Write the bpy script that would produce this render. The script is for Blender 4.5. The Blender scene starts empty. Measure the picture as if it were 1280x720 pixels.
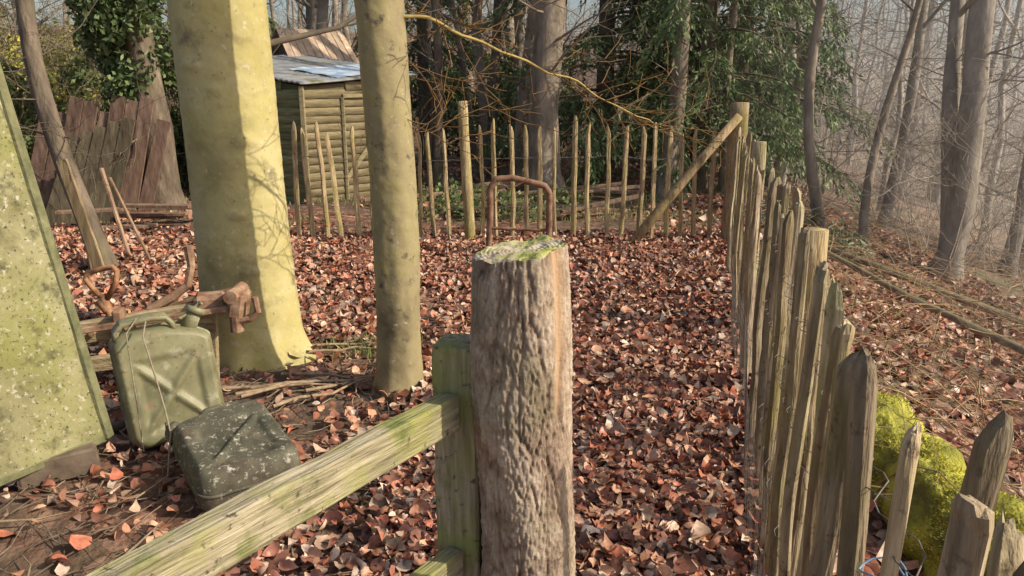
import bpy, math, random
import numpy as np
from mathutils import Vector, Matrix, noise
R = math.radians
random.seed(7)
rs = np.random.RandomState(11)
scene = bpy.context.scene
COL = scene.collection

# ------------------------------------------------------------------ materials
def mat(name, stops, scale=5, stretch=(1,1,1), detail=5, bump=.4, bscale=None, bdist=.01, rough=.85,
        over=None, tint=False, up=None, rg=.6, spec=.25):
    m = bpy.data.materials.new(name); m.use_nodes = True
    nt = m.node_tree; N = nt.nodes; L = nt.links
    b = N['Principled BSDF']; b.inputs['Roughness'].default_value = rough
    b.inputs['Specular IOR Level'].default_value = spec
    tc = N.new('ShaderNodeTexCoord'); mp = N.new('ShaderNodeMapping')
    L.new(tc.outputs['Object'], mp.inputs['Vector']); mp.inputs['Scale'].default_value = stretch
    n = N.new('ShaderNodeTexNoise'); n.inputs['Scale'].default_value = scale
    n.inputs['Detail'].default_value = detail; n.inputs['Roughness'].default_value = rg
    L.new(mp.outputs[0], n.inputs['Vector'])
    r = N.new('ShaderNodeValToRGB'); L.new(n.outputs['Fac'], r.inputs['Fac'])
    els = r.color_ramp.elements
    for i, (p, c) in enumerate(stops):
        e = els[i] if i < 2 else els.new(p)
        e.position = p; e.color = (*c, 1)
    out = r.outputs['Color']
    def mix(a, bcol, fac, mode='MIX'):
        x = N.new('ShaderNodeMix'); x.data_type = 'RGBA'; x.blend_type = mode
        L.new(a, x.inputs['A'])
        if isinstance(bcol, tuple): x.inputs['B'].default_value = (*bcol, 1)
        else: L.new(bcol, x.inputs['B'])
        if isinstance(fac, float): x.inputs['Factor'].default_value = fac
        else: L.new(fac, x.inputs['Factor'])
        return x.outputs['Result']
    if over:
        for (c, sc, lo, hi) in over:
            n2 = N.new('ShaderNodeTexNoise'); n2.inputs['Scale'].default_value = sc
            n2.inputs['Detail'].default_value = 5; n2.inputs['Roughness'].default_value = .65
            L.new(tc.outputs['Object'], n2.inputs['Vector'])
            mr = N.new('ShaderNodeMapRange'); mr.inputs['From Min'].default_value = lo; mr.inputs['From Max'].default_value = hi
            L.new(n2.outputs['Fac'], mr.inputs['Value'])
            out = mix(out, c, mr.outputs['Result'])
    if up:
        c, lo, hi = up
        g = N.new('ShaderNodeNewGeometry'); s = N.new('ShaderNodeSeparateXYZ'); L.new(g.outputs['Normal'], s.inputs[0])
        ad = N.new('ShaderNodeMath'); ad.operation = 'ADD'
        L.new(s.outputs['Z'], ad.inputs[0]); L.new(n.outputs['Fac'], ad.inputs[1])
        mr = N.new('ShaderNodeMapRange'); mr.inputs['From Min'].default_value = lo; mr.inputs['From Max'].default_value = hi
        L.new(ad.outputs[0], mr.inputs['Value'])
        out = mix(out, c, mr.outputs['Result'])
    if tint:
        at = N.new('ShaderNodeAttribute'); at.attribute_name = 'Col'
        out = mix(out, at.outputs['Color'], 1.0, 'MULTIPLY')
    L.new(out, b.inputs['Base Color'])
    if bump>0:
        nb = N.new('ShaderNodeTexNoise'); nb.inputs['Scale'].default_value = bscale or scale*3
        nb.inputs['Detail'].default_value = 5; L.new(mp.outputs[0], nb.inputs['Vector'])
        bp = N.new('ShaderNodeBump'); bp.inputs['Strength'].default_value = bump; bp.inputs['Distance'].default_value = bdist
        L.new(nb.outputs['Fac'], bp.inputs['Height']); L.new(bp.outputs[0], b.inputs['Normal'])
    return m

def leafmat(name, trans=.3, rough=.6, sc=60):
    m = bpy.data.materials.new(name); m.use_nodes = True
    nt = m.node_tree; N = nt.nodes; L = nt.links
    b = N['Principled BSDF']; b.inputs['Roughness'].default_value = rough
    b.inputs['Specular IOR Level'].default_value = .3
    at = N.new('ShaderNodeAttribute'); at.attribute_name = 'Col'
    tc = N.new('ShaderNodeTexCoord'); n = N.new('ShaderNodeTexNoise'); n.inputs['Scale'].default_value = sc
    L.new(tc.outputs['Object'], n.inputs['Vector'])
    mr = N.new('ShaderNodeMapRange'); mr.inputs['To Min'].default_value = .5; mr.inputs['To Max'].default_value = 1.45
    L.new(n.outputs['Fac'], mr.inputs['Value'])
    x = N.new('ShaderNodeVectorMath'); x.operation = 'SCALE'
    L.new(at.outputs['Color'], x.inputs[0]); L.new(mr.outputs[0], x.inputs['Scale'])
    L.new(x.outputs[0], b.inputs['Base Color'])
    if trans<=0: return m
    t = N.new('ShaderNodeBsdfTranslucent'); L.new(x.outputs[0], t.inputs['Color'])
    ms = N.new('ShaderNodeMixShader'); ms.inputs[0].default_value = trans
    L.new(b.outputs[0], ms.inputs[1]); L.new(t.outputs[0], ms.inputs[2])
    L.new(ms.outputs[0], N['Material Output'].inputs['Surface'])
    return m

# ------------------------------------------------------------------ mesh helpers
def finish(name, V, F, material, C=None, smooth=False, parent=None, origin=None):
    V = np.asarray(V, dtype=np.float64)
    if origin is None:
        origin = (V[:,0].mean(), V[:,1].mean(), V[:,2].min())
    o = np.array(origin)
    me = bpy.data.meshes.new(name)
    if isinstance(F, np.ndarray):
        nf, k = F.shape
        me.vertices.add(len(V)); me.vertices.foreach_set('co', (V-o).astype(np.float32).ravel())
        me.loops.add(nf*k); me.loops.foreach_set('vertex_index', F.astype(np.int32).ravel())
        me.polygons.add(nf)
        me.polygons.foreach_set('loop_start', np.arange(0, nf*k, k, dtype=np.int32))
        me.update(calc_edges=True)
    else:
        me.from_pydata([tuple(v) for v in (V-o)], [], F)
    if C is not None:
        ca = me.color_attributes.new('Col', 'FLOAT_COLOR', 'POINT')
        C = np.asarray(C, dtype=np.float32)
        ca.data.foreach_set('color', np.concatenate([C, np.ones((len(C),1),np.float32)],1).ravel())
    if smooth: me.polygons.foreach_set('use_smooth', [True]*len(me.polygons))
    me.materials.append(material); me.validate(); me.update()
    ob = bpy.data.objects.new(name, me); COL.objects.link(ob)
    ob.location = origin
    if parent:
        ob.parent = parent; ob.location = Vector(origin)-parent.location
    return ob

def empty(name, loc=(0,0,0)):
    e = bpy.data.objects.new(name, None); e.empty_display_size = .2; e.location = loc
    COL.objects.link(e); return e

class MB:
    def __init__(s): s.V=[]; s.F=[]; s.C=[]
    def tube(s, pts, rads, sides=6, col=(1,1,1), cap=False, prof=None):
        pts=[Vector(p) for p in pts]; n=len(pts); b0=len(s.V)
        ref=None
        for i,p in enumerate(pts):
            t=(pts[min(i+1,n-1)]-pts[max(i-1,0)]).normalized()
            if ref is None:
                ref=Vector((1,0,0)) if abs(t.x)<.8 else Vector((0,1,0))
            u=(ref-t*ref.dot(t)).normalized(); ref=u; w=t.cross(u)
            r=rads[i] if hasattr(rads,'__len__') else rads
            for k in range(sides):
                a=2*math.pi*k/sides; q=r*(prof[k] if prof else 1)
                s.V.append(tuple(p+u*(math.cos(a)*q)+w*(math.sin(a)*q))); s.C.append(col)
        for i in range(n-1):
            for k in range(sides):
                k2=(k+1)%sides
                s.F.append((b0+i*sides+k,b0+i*sides+k2,b0+(i+1)*sides+k2,b0+(i+1)*sides+k))
        if cap:
            s.F.append(tuple(b0+k for k in reversed(range(sides))))
            s.F.append(tuple(b0+(n-1)*sides+k for k in range(sides)))
    def box(s, c, size, rot=None, col=(1,1,1), bev=.004, jit=0):
        hx,hy,hz=[v/2 for v in size]; b=min(bev,hx*.4,hy*.4,hz*.4); rot=rot or Matrix.Identity(3)
        idx={}
        for sx in(-1,1):
            for sy in(-1,1):
                for sz in(-1,1):
                    for ax in range(3):
                        d=[sx*(hx-b),sy*(hy-b),sz*(hz-b)]
                        d[ax]=(sx*hx,sy*hy,sz*hz)[ax]
                        idx[(sx,sy,sz,ax)]=len(s.V)
                        v=rot@Vector(d)+Vector(c)
                        if jit: v+=Vector([random.uniform(-jit,jit) for _ in range(3)])
                        s.V.append(tuple(v)); s.C.append(col)
        I=idx
        def q(*k): s.F.append(tuple(I[x] for x in k))
        for sg in(-1,1):
            q((sg,-1,-1,0),(sg,1,-1,0),(sg,1,1,0),(sg,-1,1,0))
            q((-1,sg,-1,1),(1,sg,-1,1),(1,sg,1,1),(-1,sg,1,1))
            q((-1,-1,sg,2),(1,-1,sg,2),(1,1,sg,2),(-1,1,sg,2))
            for sh in(-1,1):
                q((sg,sh,-1,0),(sg,sh,1,0),(sg,sh,1,1),(sg,sh,-1,1))
                q((sg,-1,sh,0),(sg,1,sh,0),(sg,1,sh,2),(sg,-1,sh,2))
                q((-1,sg,sh,1),(1,sg,sh,1),(1,sg,sh,2),(-1,sg,sh,2))
        for sx in(-1,1):
            for sy in(-1,1):
                for sz in(-1,1): q((sx,sy,sz,0),(sx,sy,sz,1),(sx,sy,sz,2))
    def beam(s, a, b, w, h, col=(1,1,1), roll=0, bev=.004, jit=0):
        a=Vector(a);b=Vector(b);d=b-a
        z=Vector((0,0,1)) if abs(d.normalized().z)<.9 else Vector((0,1,0))
        x=d.normalized(); y=z.cross(x).normalized(); z=x.cross(y)
        m=Matrix((x,y,z)).transposed()@Matrix.Rotation(roll,3,'X')
        s.box((a+b)/2,(d.length,w,h),m,col,bev,jit)
    def obj(s,name,m,parent=None,smooth=False,col=True):
        quad=all(len(f)==4 for f in s.F)
        F=np.array(s.F) if quad else s.F
        return finish(name,s.V,F,m,s.C if col else None,smooth,parent)

def fbm(x,y,z,o=4): return noise.fractal(Vector((x,y,z)),1.0,2.0,o)

# ------------------------------------------------------------------ terrain
def fence_x(y): return .30+.25*y
def H(x,y):
    fx=x-fence_x(max(y,-2))
    z=0.0
    if fx>.12:
        d=fx-.12
        z=-4.2*(1-math.exp(-d*.30/4.2))
    r=math.hypot(x,y)
    k=max(0,r-26)
    z+= 9*(1-math.exp(-k/45.0))*(1 if fx<0 else min(1,max(0,(r-30)/25)))
    z+=.05*fbm(x*.35,y*.35,1.3,3)+.018*fbm(x*2.1,y*2.1,5.1,3)
    return z
def axis(lo,hi,step,far):
    a=list(np.arange(lo,hi+1e-6,step)); d=step; v=hi
    while v<far: d*=1.22; v+=d; a.append(v)
    d=step; v=lo; pre=[]
    while v>-far: d*=1.22; v-=d; pre.append(v)
    return pre[::-1]+a
xs=axis(-7,9,.09,400); ys=axis(-1,13,.09,400)
V=[(x,y,H(x,y)) for y in ys for x in xs]; nx=len(xs)
F=np.array([(j*nx+i,j*nx+i+1,(j+1)*nx+i+1,(j+1)*nx+i) for j in range(len(ys)-1) for i in range(nx-1)])
def ground_mat():
    m=mat('leafy_soil',[(.3,(.055,.038,.028)),(.5,(.125,.085,.06)),(.7,(.24,.17,.12))],scale=6,bump=.9,bscale=25,bdist=.03,rough=.95,
          over=[((.12,.13,.05),.5,.5,.66)])
    nt=m.node_tree;N=nt.nodes;L=nt.links
    b=N['Principled BSDF']; src=b.inputs['Base Color'].links[0].from_socket
    tc=N.new('ShaderNodeTexCoord')
    v=N.new('ShaderNodeTexVoronoi'); v.inputs['Scale'].default_value=18; L.new(tc.outputs['Object'],v.inputs['Vector'])
    sp=N.new('ShaderNodeSeparateColor'); L.new(v.outputs['Color'],sp.inputs[0])
    rp=N.new('ShaderNodeValToRGB'); L.new(sp.outputs[0],rp.inputs['Fac'])
    e=rp.color_ramp.elements; e[0].color=(.07,.035,.026,1); e[1].color=(.45,.27,.18,1); k=e.new(.55); k.color=(.24,.11,.07,1)
    n=N.new('ShaderNodeTexNoise'); n.inputs['Scale'].default_value=1.2; n.inputs['Detail'].default_value=4; L.new(tc.outputs['Object'],n.inputs['Vector'])
    mr=N.new('ShaderNodeMapRange'); mr.inputs['From Min'].default_value=.40; mr.inputs['From Max'].default_value=.62; L.new(n.outputs['Fac'],mr.inputs['Value'])
    x=N.new('ShaderNodeMix'); x.data_type='RGBA'; L.new(mr.outputs[0],x.inputs['Factor']); L.new(src,x.inputs['A']); L.new(rp.outputs[0],x.inputs['B'])
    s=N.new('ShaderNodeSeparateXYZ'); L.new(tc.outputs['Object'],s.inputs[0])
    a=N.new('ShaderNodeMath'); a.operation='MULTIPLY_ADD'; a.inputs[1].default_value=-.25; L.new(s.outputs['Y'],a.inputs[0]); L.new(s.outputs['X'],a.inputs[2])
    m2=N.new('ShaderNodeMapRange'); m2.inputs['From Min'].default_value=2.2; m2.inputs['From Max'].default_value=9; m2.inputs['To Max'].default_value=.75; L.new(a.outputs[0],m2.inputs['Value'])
    x2=N.new('ShaderNodeMix'); x2.data_type='RGBA'; L.new(m2.outputs[0],x2.inputs['Factor']); L.new(x.outputs['Result'],x2.inputs['A']); x2.inputs['B'].default_value=(.38,.32,.25,1)  # aerial haze painted into the soil colour, paler further right of the fence
    L.new(x2.outputs['Result'],b.inputs['Base Color'])
    return m
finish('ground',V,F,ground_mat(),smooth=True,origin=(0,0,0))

# ------------------------------------------------------------------ leaf litter
def Hn(P): return np.array([H(a,b) for a,b in P])
def scatter(n,x0,x1,y0,y1,ok=None):
    P=np.stack([rs.uniform(x0,x1,n),rs.uniform(y0,y1,n)],1)
    if ok is not None: P=P[[ok(a,b) for a,b in P]]
    return P
def bare(x,y):
    nz=noise.noise(Vector((x*1.1,y*1.1,3))); n2=noise.noise(Vector((x*2.6,y*2.6,13)))
    d=1.05+n2*.4
    if x<-.5 and y<6: d=.72+nz*.9+n2*.4
    if x<-.9 and y<3.6: d=min(d,.15+nz*.4)
    if math.hypot(x+1.2,y-4.0)<.6: d=min(d,.18)
    if math.hypot(x+1.57,y-4.46)<.3: d=0
    return random.random()<d
inside=lambda x,y: x<fence_x(y)+.12
farok=lambda x,y: random.random()<.36+noise.noise(Vector((x*.6,y*.6,8)))*1.3
sets=[(scatter(42000,-2.3,2.6,.9,8.3,lambda x,y:inside(x,y) and bare(x,y)),.054,.04,1),
      (scatter(22000,-.5,1.9,1.2,4.8,lambda x,y:inside(x,y) and bare(x,y)),.052,.05,1),
      (scatter(12000,-6,-2.3,3,8.5,bare),.064,.04,0),
      (scatter(17000,-7,6,8.3,16,farok),.08,.03,0),
      (scatter(15000,.5,6,1,11,lambda x,y: not inside(x,y)),.068,.03,0)]
pal=np.array([(.54,.27,.165),(.43,.17,.105),(.64,.37,.24),(.24,.105,.07),(.72,.54,.41),(.56,.29,.175),(.33,.14,.095),(.62,.42,.29),(.50,.18,.11),(.38,.23,.16)])
base0=np.array([(0,0,0),(.33,0,0),(.7,0,0),(1,0,0),(.25,.30,0),(.68,.27,0),(.25,-.30,0),(.68,-.27,0)],float)
tri0=np.array([(0,6,1),(0,1,4),(1,6,7),(1,7,2),(1,2,5),(1,5,4),(2,7,3),(2,3,5)])
mt=[0,.10,.32,.62,.88,1.0]; sw=[.19,.33,.32,.15]
base1=np.array([(t,0,0) for t in mt]+[(mt[i+1]-.02,sw[i],0) for i in range(4)]+[(mt[i+1]-.02,-sw[i],0) for i in range(4)],float)
t1=[(0,1,6),(0,10,1)]
for i in range(3):
    t1+=[(1+i,2+i,7+i),(1+i,7+i,6+i),(1+i,10+i,11+i),(1+i,11+i,2+i)]
t1+=[(4,5,9),(4,13,5)]
tri1=np.array(t1)
LV=[];LF=[];LC=[];off=0
for P,size,pile,fine in sets:
    n=len(P); z=Hn(P); base,tri=(base1,tri1) if fine else (base0,tri0); nv=len(base)
    s=size*np.clip(rs.lognormal(0,.28,n),.5,1.7)
    b=np.repeat(base[None],n,0)
    b[:,:,0]-=.5
    b+=rs.normal(0,.024 if fine else .04,b.shape)
    b[:,:,1]*=rs.uniform(.65,1.25,n)[:,None]
    fold=rs.uniform(-.5,1.0,n)[:,None]; curl=rs.normal(.2,1.2,n)[:,None]; tw=rs.normal(0,.9,n)[:,None]
    b[:,:,2]+=np.abs(b[:,:,1])**1.5*fold+curl*b[:,:,0]**2+tw*b[:,:,0]*b[:,:,1]+.5*rs.normal(0,1,n)[:,None]*b[:,:,0]**3
    b[:,:,1]+=rs.normal(0,.25,n)[:,None]*b[:,:,0]**2
    b*=s[:,None,None]
    a=rs.uniform(0,2*np.pi,n); tx=rs.normal(0,.42,n); ty=rs.normal(0,.42,n)
    tx=tx+np.where(rs.rand(n)<.5,np.pi,0)
    def rot(b,i,j,an):
        c=np.cos(an)[:,None];q=np.sin(an)[:,None]
        u=b[:,:,i]*c-b[:,:,j]*q; w=b[:,:,i]*q+b[:,:,j]*c
        b[:,:,i]=u;b[:,:,j]=w
    rot(b,1,2,tx);rot(b,0,2,ty);rot(b,0,1,a)
    b[:,:,0]+=P[:,0][:,None]; b[:,:,1]+=P[:,1][:,None]
    b[:,:,2]+=(z+.010+rs.rand(n)*pile)[:,None]
    c=pal[rs.randint(0,len(pal),n)]*rs.uniform(.55,1.15,n)[:,None]
    LV.append(b.reshape(-1,3)); LC.append(np.repeat(c,nv,0))
    LF.append((tri[None]+ (np.arange(n)*nv)[:,None,None]+off).reshape(-1,3)); off+=n*nv
finish('leaf_litter',np.concatenate(LV),np.concatenate(LF),leafmat('dry_leaf',0,.40),np.concatenate(LC),True,origin=(0,0,0))

mb=MB()
def stick(x,y,L,r,a,col,lift=.03,arch=0):
    pts=[]; n=5
    for i in range(n):
        t=i/(n-1)-.5; px=x+math.cos(a)*L*t+random.uniform(-.04,.04)*L; py=y+math.sin(a)*L*t+random.uniform(-.04,.04)*L
        pts.append((px,py,H(px,py)+lift+arch*(1-4*t*t)+random.uniform(0,.02)))
    mb.tube(pts,[r,r*.9,r*.8,r*.6,r*.3],5,col)
for i in range(900):
    x=random.uniform(-2.6,-.4) if i<650 else random.uniform(-4,1.8); y=random.uniform(1.6,5.5) if i<650 else random.uniform(1.5,8)
    g=random.uniform(.5,1.5); stick(x,y,random.uniform(.08,.45),random.uniform(.0015,.005),random.uniform(0,6.3),(g,g,g),.02)
for i in range(10):
    stick(random.uniform(-1.3,-.7),random.uniform(3.7,4.5),random.uniform(.4,.7),.011,random.uniform(-.4,.8),(1.6,1.55,1.45),.04)
stick(-1.75,3.45,.5,.02,.6,(.9,.9,.9)); stick(-1.35,2.35,.35,.008,1.3,(1.2,1.2,1.2)); stick(-1.9,2.5,.5,.007,.4,(1.2,1.2,1.1)); stick(-1.6,2.2,.4,.006,2.2,(1.1,1.1,1))
twig_m=mat('twig_bark',[(.3,(.10,.07,.045)),(.7,(.30,.23,.16))],scale=20,tint=True,bump=0)
mb.obj('fallen_twigs',twig_m)

mb=MB()
for i in range(1300):
    y=random.uniform(2.6,11); x=fence_x(y)+random.uniform(.6,6)
    g=random.uniform(.5,1.3)
    L=random.uniform(.25,1.1); a=random.gauss(-.4,.9) if random.random()<.5 else random.uniform(0,6.3)
    stick(x,y,L,random.uniform(.0015,.004),a,(g*1.1,g*.97,g*.8),random.uniform(.02,.26),random.uniform(0,.25))
mb.obj('dead_brush',mat('dry_stem',[(.3,(.24,.18,.11)),(.7,(.48,.39,.27))],scale=9,tint=True,bump=0))

def path_tube(name,pts,rads,m,sides=10,amp=.01,tw=(1,1,1),parent=None):
    P=[]; Rr=[]
    for i in range(len(pts)-1):
        k=10
        for j in range(k):
            t=j/k; P.append(Vector(pts[i]).lerp(Vector(pts[i+1]),t)); Rr.append(rads[i]*(1-t)+rads[i+1]*t)
    P.append(Vector(pts[-1])); Rr.append(rads[-1])
    m_=MB(); m_.tube(P,Rr,sides,tw,True)
    for i,v in enumerate(m_.V):
        n=noise.noise_vector(Vector(v)*6)*amp
        m_.V[i]=(v[0]+n.x,v[1]+n.y,v[2]+n.z)
    return m_.obj(name,m,parent,True)
pole_m=mat('fallen_bark',[(.3,(.14,.105,.07)),(.7,(.36,.29,.20))],scale=8,stretch=(1,1,1),up=((.16,.17,.07),1.2,1.6))
def gp(x,y,dz=.08): return (x,y,H(x,y)+dz)
path_tube('fallen_branch',[gp(2.9,7.4,.3),gp(3.5,6.5,.2),gp(4.1,5.7,.15),gp(4.8,4.9,.1)],[.025,.03,.04,.045],pole_m)
path_tube('fallen_branch',[gp(3.3,8.8),gp(4.4,7.6,.12),gp(5.6,6.9)],[.03,.04,.05],pole_m)

# ------------------------------------------------------------------ trunks
def trunk(name,cx,cy,rfun,path,zs,sides,m,disp,parent=None):
    V=[]
    z0=H(cx,cy)-.06
    for z in zs:
        ox,oy=path(z)
        for k in range(sides):
            a=2*math.pi*k/sides
            r=rfun(z,a)+disp(a,z)
            V.append((cx+ox+math.cos(a)*r,cy+oy+math.sin(a)*r,z0+z))
    F=[(i*sides+k,i*sides+(k+1)%sides,(i+1)*sides+(k+1)%sides,(i+1)*sides+k) for i in range(len(zs)-1) for k in range(sides)]
    return finish(name,V,np.array(F),m,None,True,parent,origin=(cx,cy,z0))

def grow(mb,p,d,r,L,depth,rng,col=(1,1,1),kids=4,up=.15,droop=0,t0=.25,ratio=.55,wob=.18,mins=3):
    n=4 if depth<2 else 6
    pts=[p]; rads=[r]; q=Vector(p); dd=Vector(d).normalized()
    for i in range(n):
        dd=(dd+Vector((rng.gauss(0,wob),rng.gauss(0,wob),rng.gauss(0,wob)+up-droop*(i/n)))).normalized()
        q=q+dd*(L/n); pts.append(q.copy()); rads.append(max(r*(1-.75*(i+1)/n),.0025))
    mb.tube(pts,rads,max(mins,3 if r<.02 else 6),col)
    if depth<=0: return
    for c in range(kids):
        t=t0+(1-t0)*(c+rng.random())/kids
        k=min(int(t*n),n-1); f=t*n-k
        bp=pts[k].lerp(pts[k+1],f); br=rads[k]*(1-f)+rads[k+1]*f
        ax=(pts[k+1]-pts[k]).normalized()
        rnd=Vector((rng.gauss(0,1),rng.gauss(0,1),rng.gauss(0,.6))); side=(rnd-ax*rnd.dot(ax)).normalized()
        nd=(ax*rng.uniform(.4,.9)+side*rng.uniform(.6,1)).normalized()
        grow(mb,bp,nd,max(br*ratio,.003),L*rng.uniform(.4,.65),depth-1,rng,col,kids,up,droop,t0,ratio,wob,mins)

beech_m=mat('beech_bark',[(.28,(.25,.21,.09)),(.5,(.47,.405,.18)),(.72,(.60,.53,.29))],scale=2.2,stretch=(1,1,1.0),bump=.7,bscale=16,bdist=.009,rough=.75,
    over=[((.20,.17,.10),5.0,.56,.72),((.42,.36,.11),1.6,.5,.7),((.56,.51,.36),22.0,.60,.72),((.17,.135,.085),34.0,.62,.72)])
beech=empty('beech_tree',(-1.57,4.46,0))
knots=[(-1.0,1.35,.02,.05),(-1.3,.95,.028,.04),(-1.9,1.75,.02,.05),(-1.15,.62,.022,.045),(-.8,1.9,.02,.05),(-1.6,.5,.02,.04),(-1.45,1.62,.015,.035)]
def bdisp(a,z):
    d=.008*noise.noise(Vector((math.cos(a)*1.6,math.sin(a)*1.6,z*1.2)))
    d+=.003*noise.noise(Vector((math.cos(a)*1.5,math.sin(a)*1.5,z*26)))+.0012*noise.noise(Vector((math.cos(a)*9,math.sin(a)*9,z*50)))
    for (ka,kz,kh,kw) in knots:
        da=math.atan2(math.sin(a-ka),math.cos(a-ka))*.28
        q=(da*da/(kw*kw)+((z-kz)**2)/(kw*.5)**2)
        if q<9: d+=kh*math.exp(-q)-kh*.7*math.exp(-q*6)
    return d
def brad(z,a):
    r=.265*(1-.02*z)
    fl=math.exp(-z/.11)*(.10+.07*math.cos(3*(a+.45))+.045*math.cos(5*a+1)+.03*math.cos(9*a+2))
    fl+=.045*math.exp(-z/.35)
    return r+fl
zs=list(np.arange(0,2.6,.015))+list(np.arange(2.7,9,.3))
trunk('trunk',-1.57,4.46,brad,lambda z:(.0-.02*z,.0),zs,120,beech_m,bdisp,beech)
rng=random.Random(3); mb=MB()
for i in range(8):
    z=4.8+i*.55; a=rng.uniform(0,6.28)
    grow(mb,Vector((-1.65+.2*math.cos(a),4.46+.2*math.sin(a),z)),(math.cos(a),math.sin(a),.5),.1,3.5,3,rng,kids=4,t0=.3)
mb.obj('limbs',beech_m,beech,True)
mb=MB(); mb.tube([(-1.45,4.6,1.80),(-1.25,4.75,1.86),(-1.05,4.9,1.92),(-.85,5.0,2.06),(-.6,5.2,2.2)],[.022,.018,.015,.012,.006],8)
grow(mb,Vector((-1.05,4.9,1.92)),(1,.3,.1),.007,.7,1,rng,kids=3,up=.02,wob=.1); mb.obj('low_limb',mat('dark_twig',[(.3,(.07,.055,.04)),(.7,(.17,.14,.10))],scale=9,bump=0),beech,True)

maple_m=mat('young_trunk_bark',[(.28,(.14,.115,.06)),(.5,(.29,.24,.13)),(.75,(.40,.345,.20))],scale=3,stretch=(1,1,1),bump=.8,bscale=12,bdist=.01,rough=.85,
    over=[((.28,.24,.08),3.0,.5,.7),((.10,.08,.055),14,.58,.7),((.42,.39,.28),30,.62,.7)])
yt=empty('young_tree',(-.61,3.85,0))
def yrad(z,a): return .112*(1+.02*z)+.04*math.exp(-z/.08)*(1+.4*math.cos(4*a))+.012*math.exp(-z/.3)
trunk('trunk',-.61,3.85,yrad,lambda z:(.016*math.sin(z*1.9)-.02*(z>1.2)*(z-1.2)*.6,.01*z),list(np.arange(0,2.6,.015))+list(np.arange(2.7,7,.3)),64,maple_m,
   lambda a,z:.006*noise.noise(Vector((math.cos(a)*2,math.sin(a)*2,z*3)))+.003*noise.noise(Vector((math.cos(a)*3,math.sin(a)*3,z*24)))+.0015*noise.noise(Vector((math.cos(a)*9,math.sin(a)*9,z*60))),yt)
mb=MB(); rng=random.Random(5)
for i in range(7):
    a=rng.uniform(0,6.28); grow(mb,Vector((-.65,3.9,3.2+i*.5)),(math.cos(a),math.sin(a),.6),.045,2.4,3,rng,kids=4)
mb.obj('limbs',maple_m,yt,True)
twg=mat('bud_twig',[(.3,(.26,.19,.08)),(.7,(.45,.36,.16))],scale=12,tint=True,bump=0)
mb=MB()
bp=[Vector(p) for p in [(-.53,3.85,1.9),(-.35,3.95,1.87),(-.1,4.1,1.78),(.2,4.3,1.66),(.45,4.55,1.55),(.75,4.8,1.40),(.95,5.0,1.33)]]
bq=[]
for i in range(6):
    for j in range(5):
        p=bp[i].lerp(bp[i+1],j/5); bq.append(p+noise.noise_vector(p*5)*.03)
mb.tube(bq,[.010*(1-.7*i/30) for i in range(30)],6,(.95,.9,.72))
for i in range(24):
    k=rng.randrange(1,6); p=bp[k].lerp(bp[k+1],rng.random())
    grow(mb,p,(rng.uniform(.1,1),rng.uniform(-.4,.8),rng.uniform(-.5,.45)),.003,rng.uniform(.25,.7),1,rng,(.45,.33,.28),kids=3,up=.03,wob=.12)
for i in range(8):
    grow(mb,Vector((-.5,3.9,rng.uniform(1.3,1.95))),(rng.uniform(.3,1),rng.uniform(-.2,.8),rng.uniform(-.5,.2)),.003,rng.uniform(.3,.7),2,rng,(.45,.32,.27),kids=3,up=.04,wob=.14)
mb.obj('low_branch',twg,yt)

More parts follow.
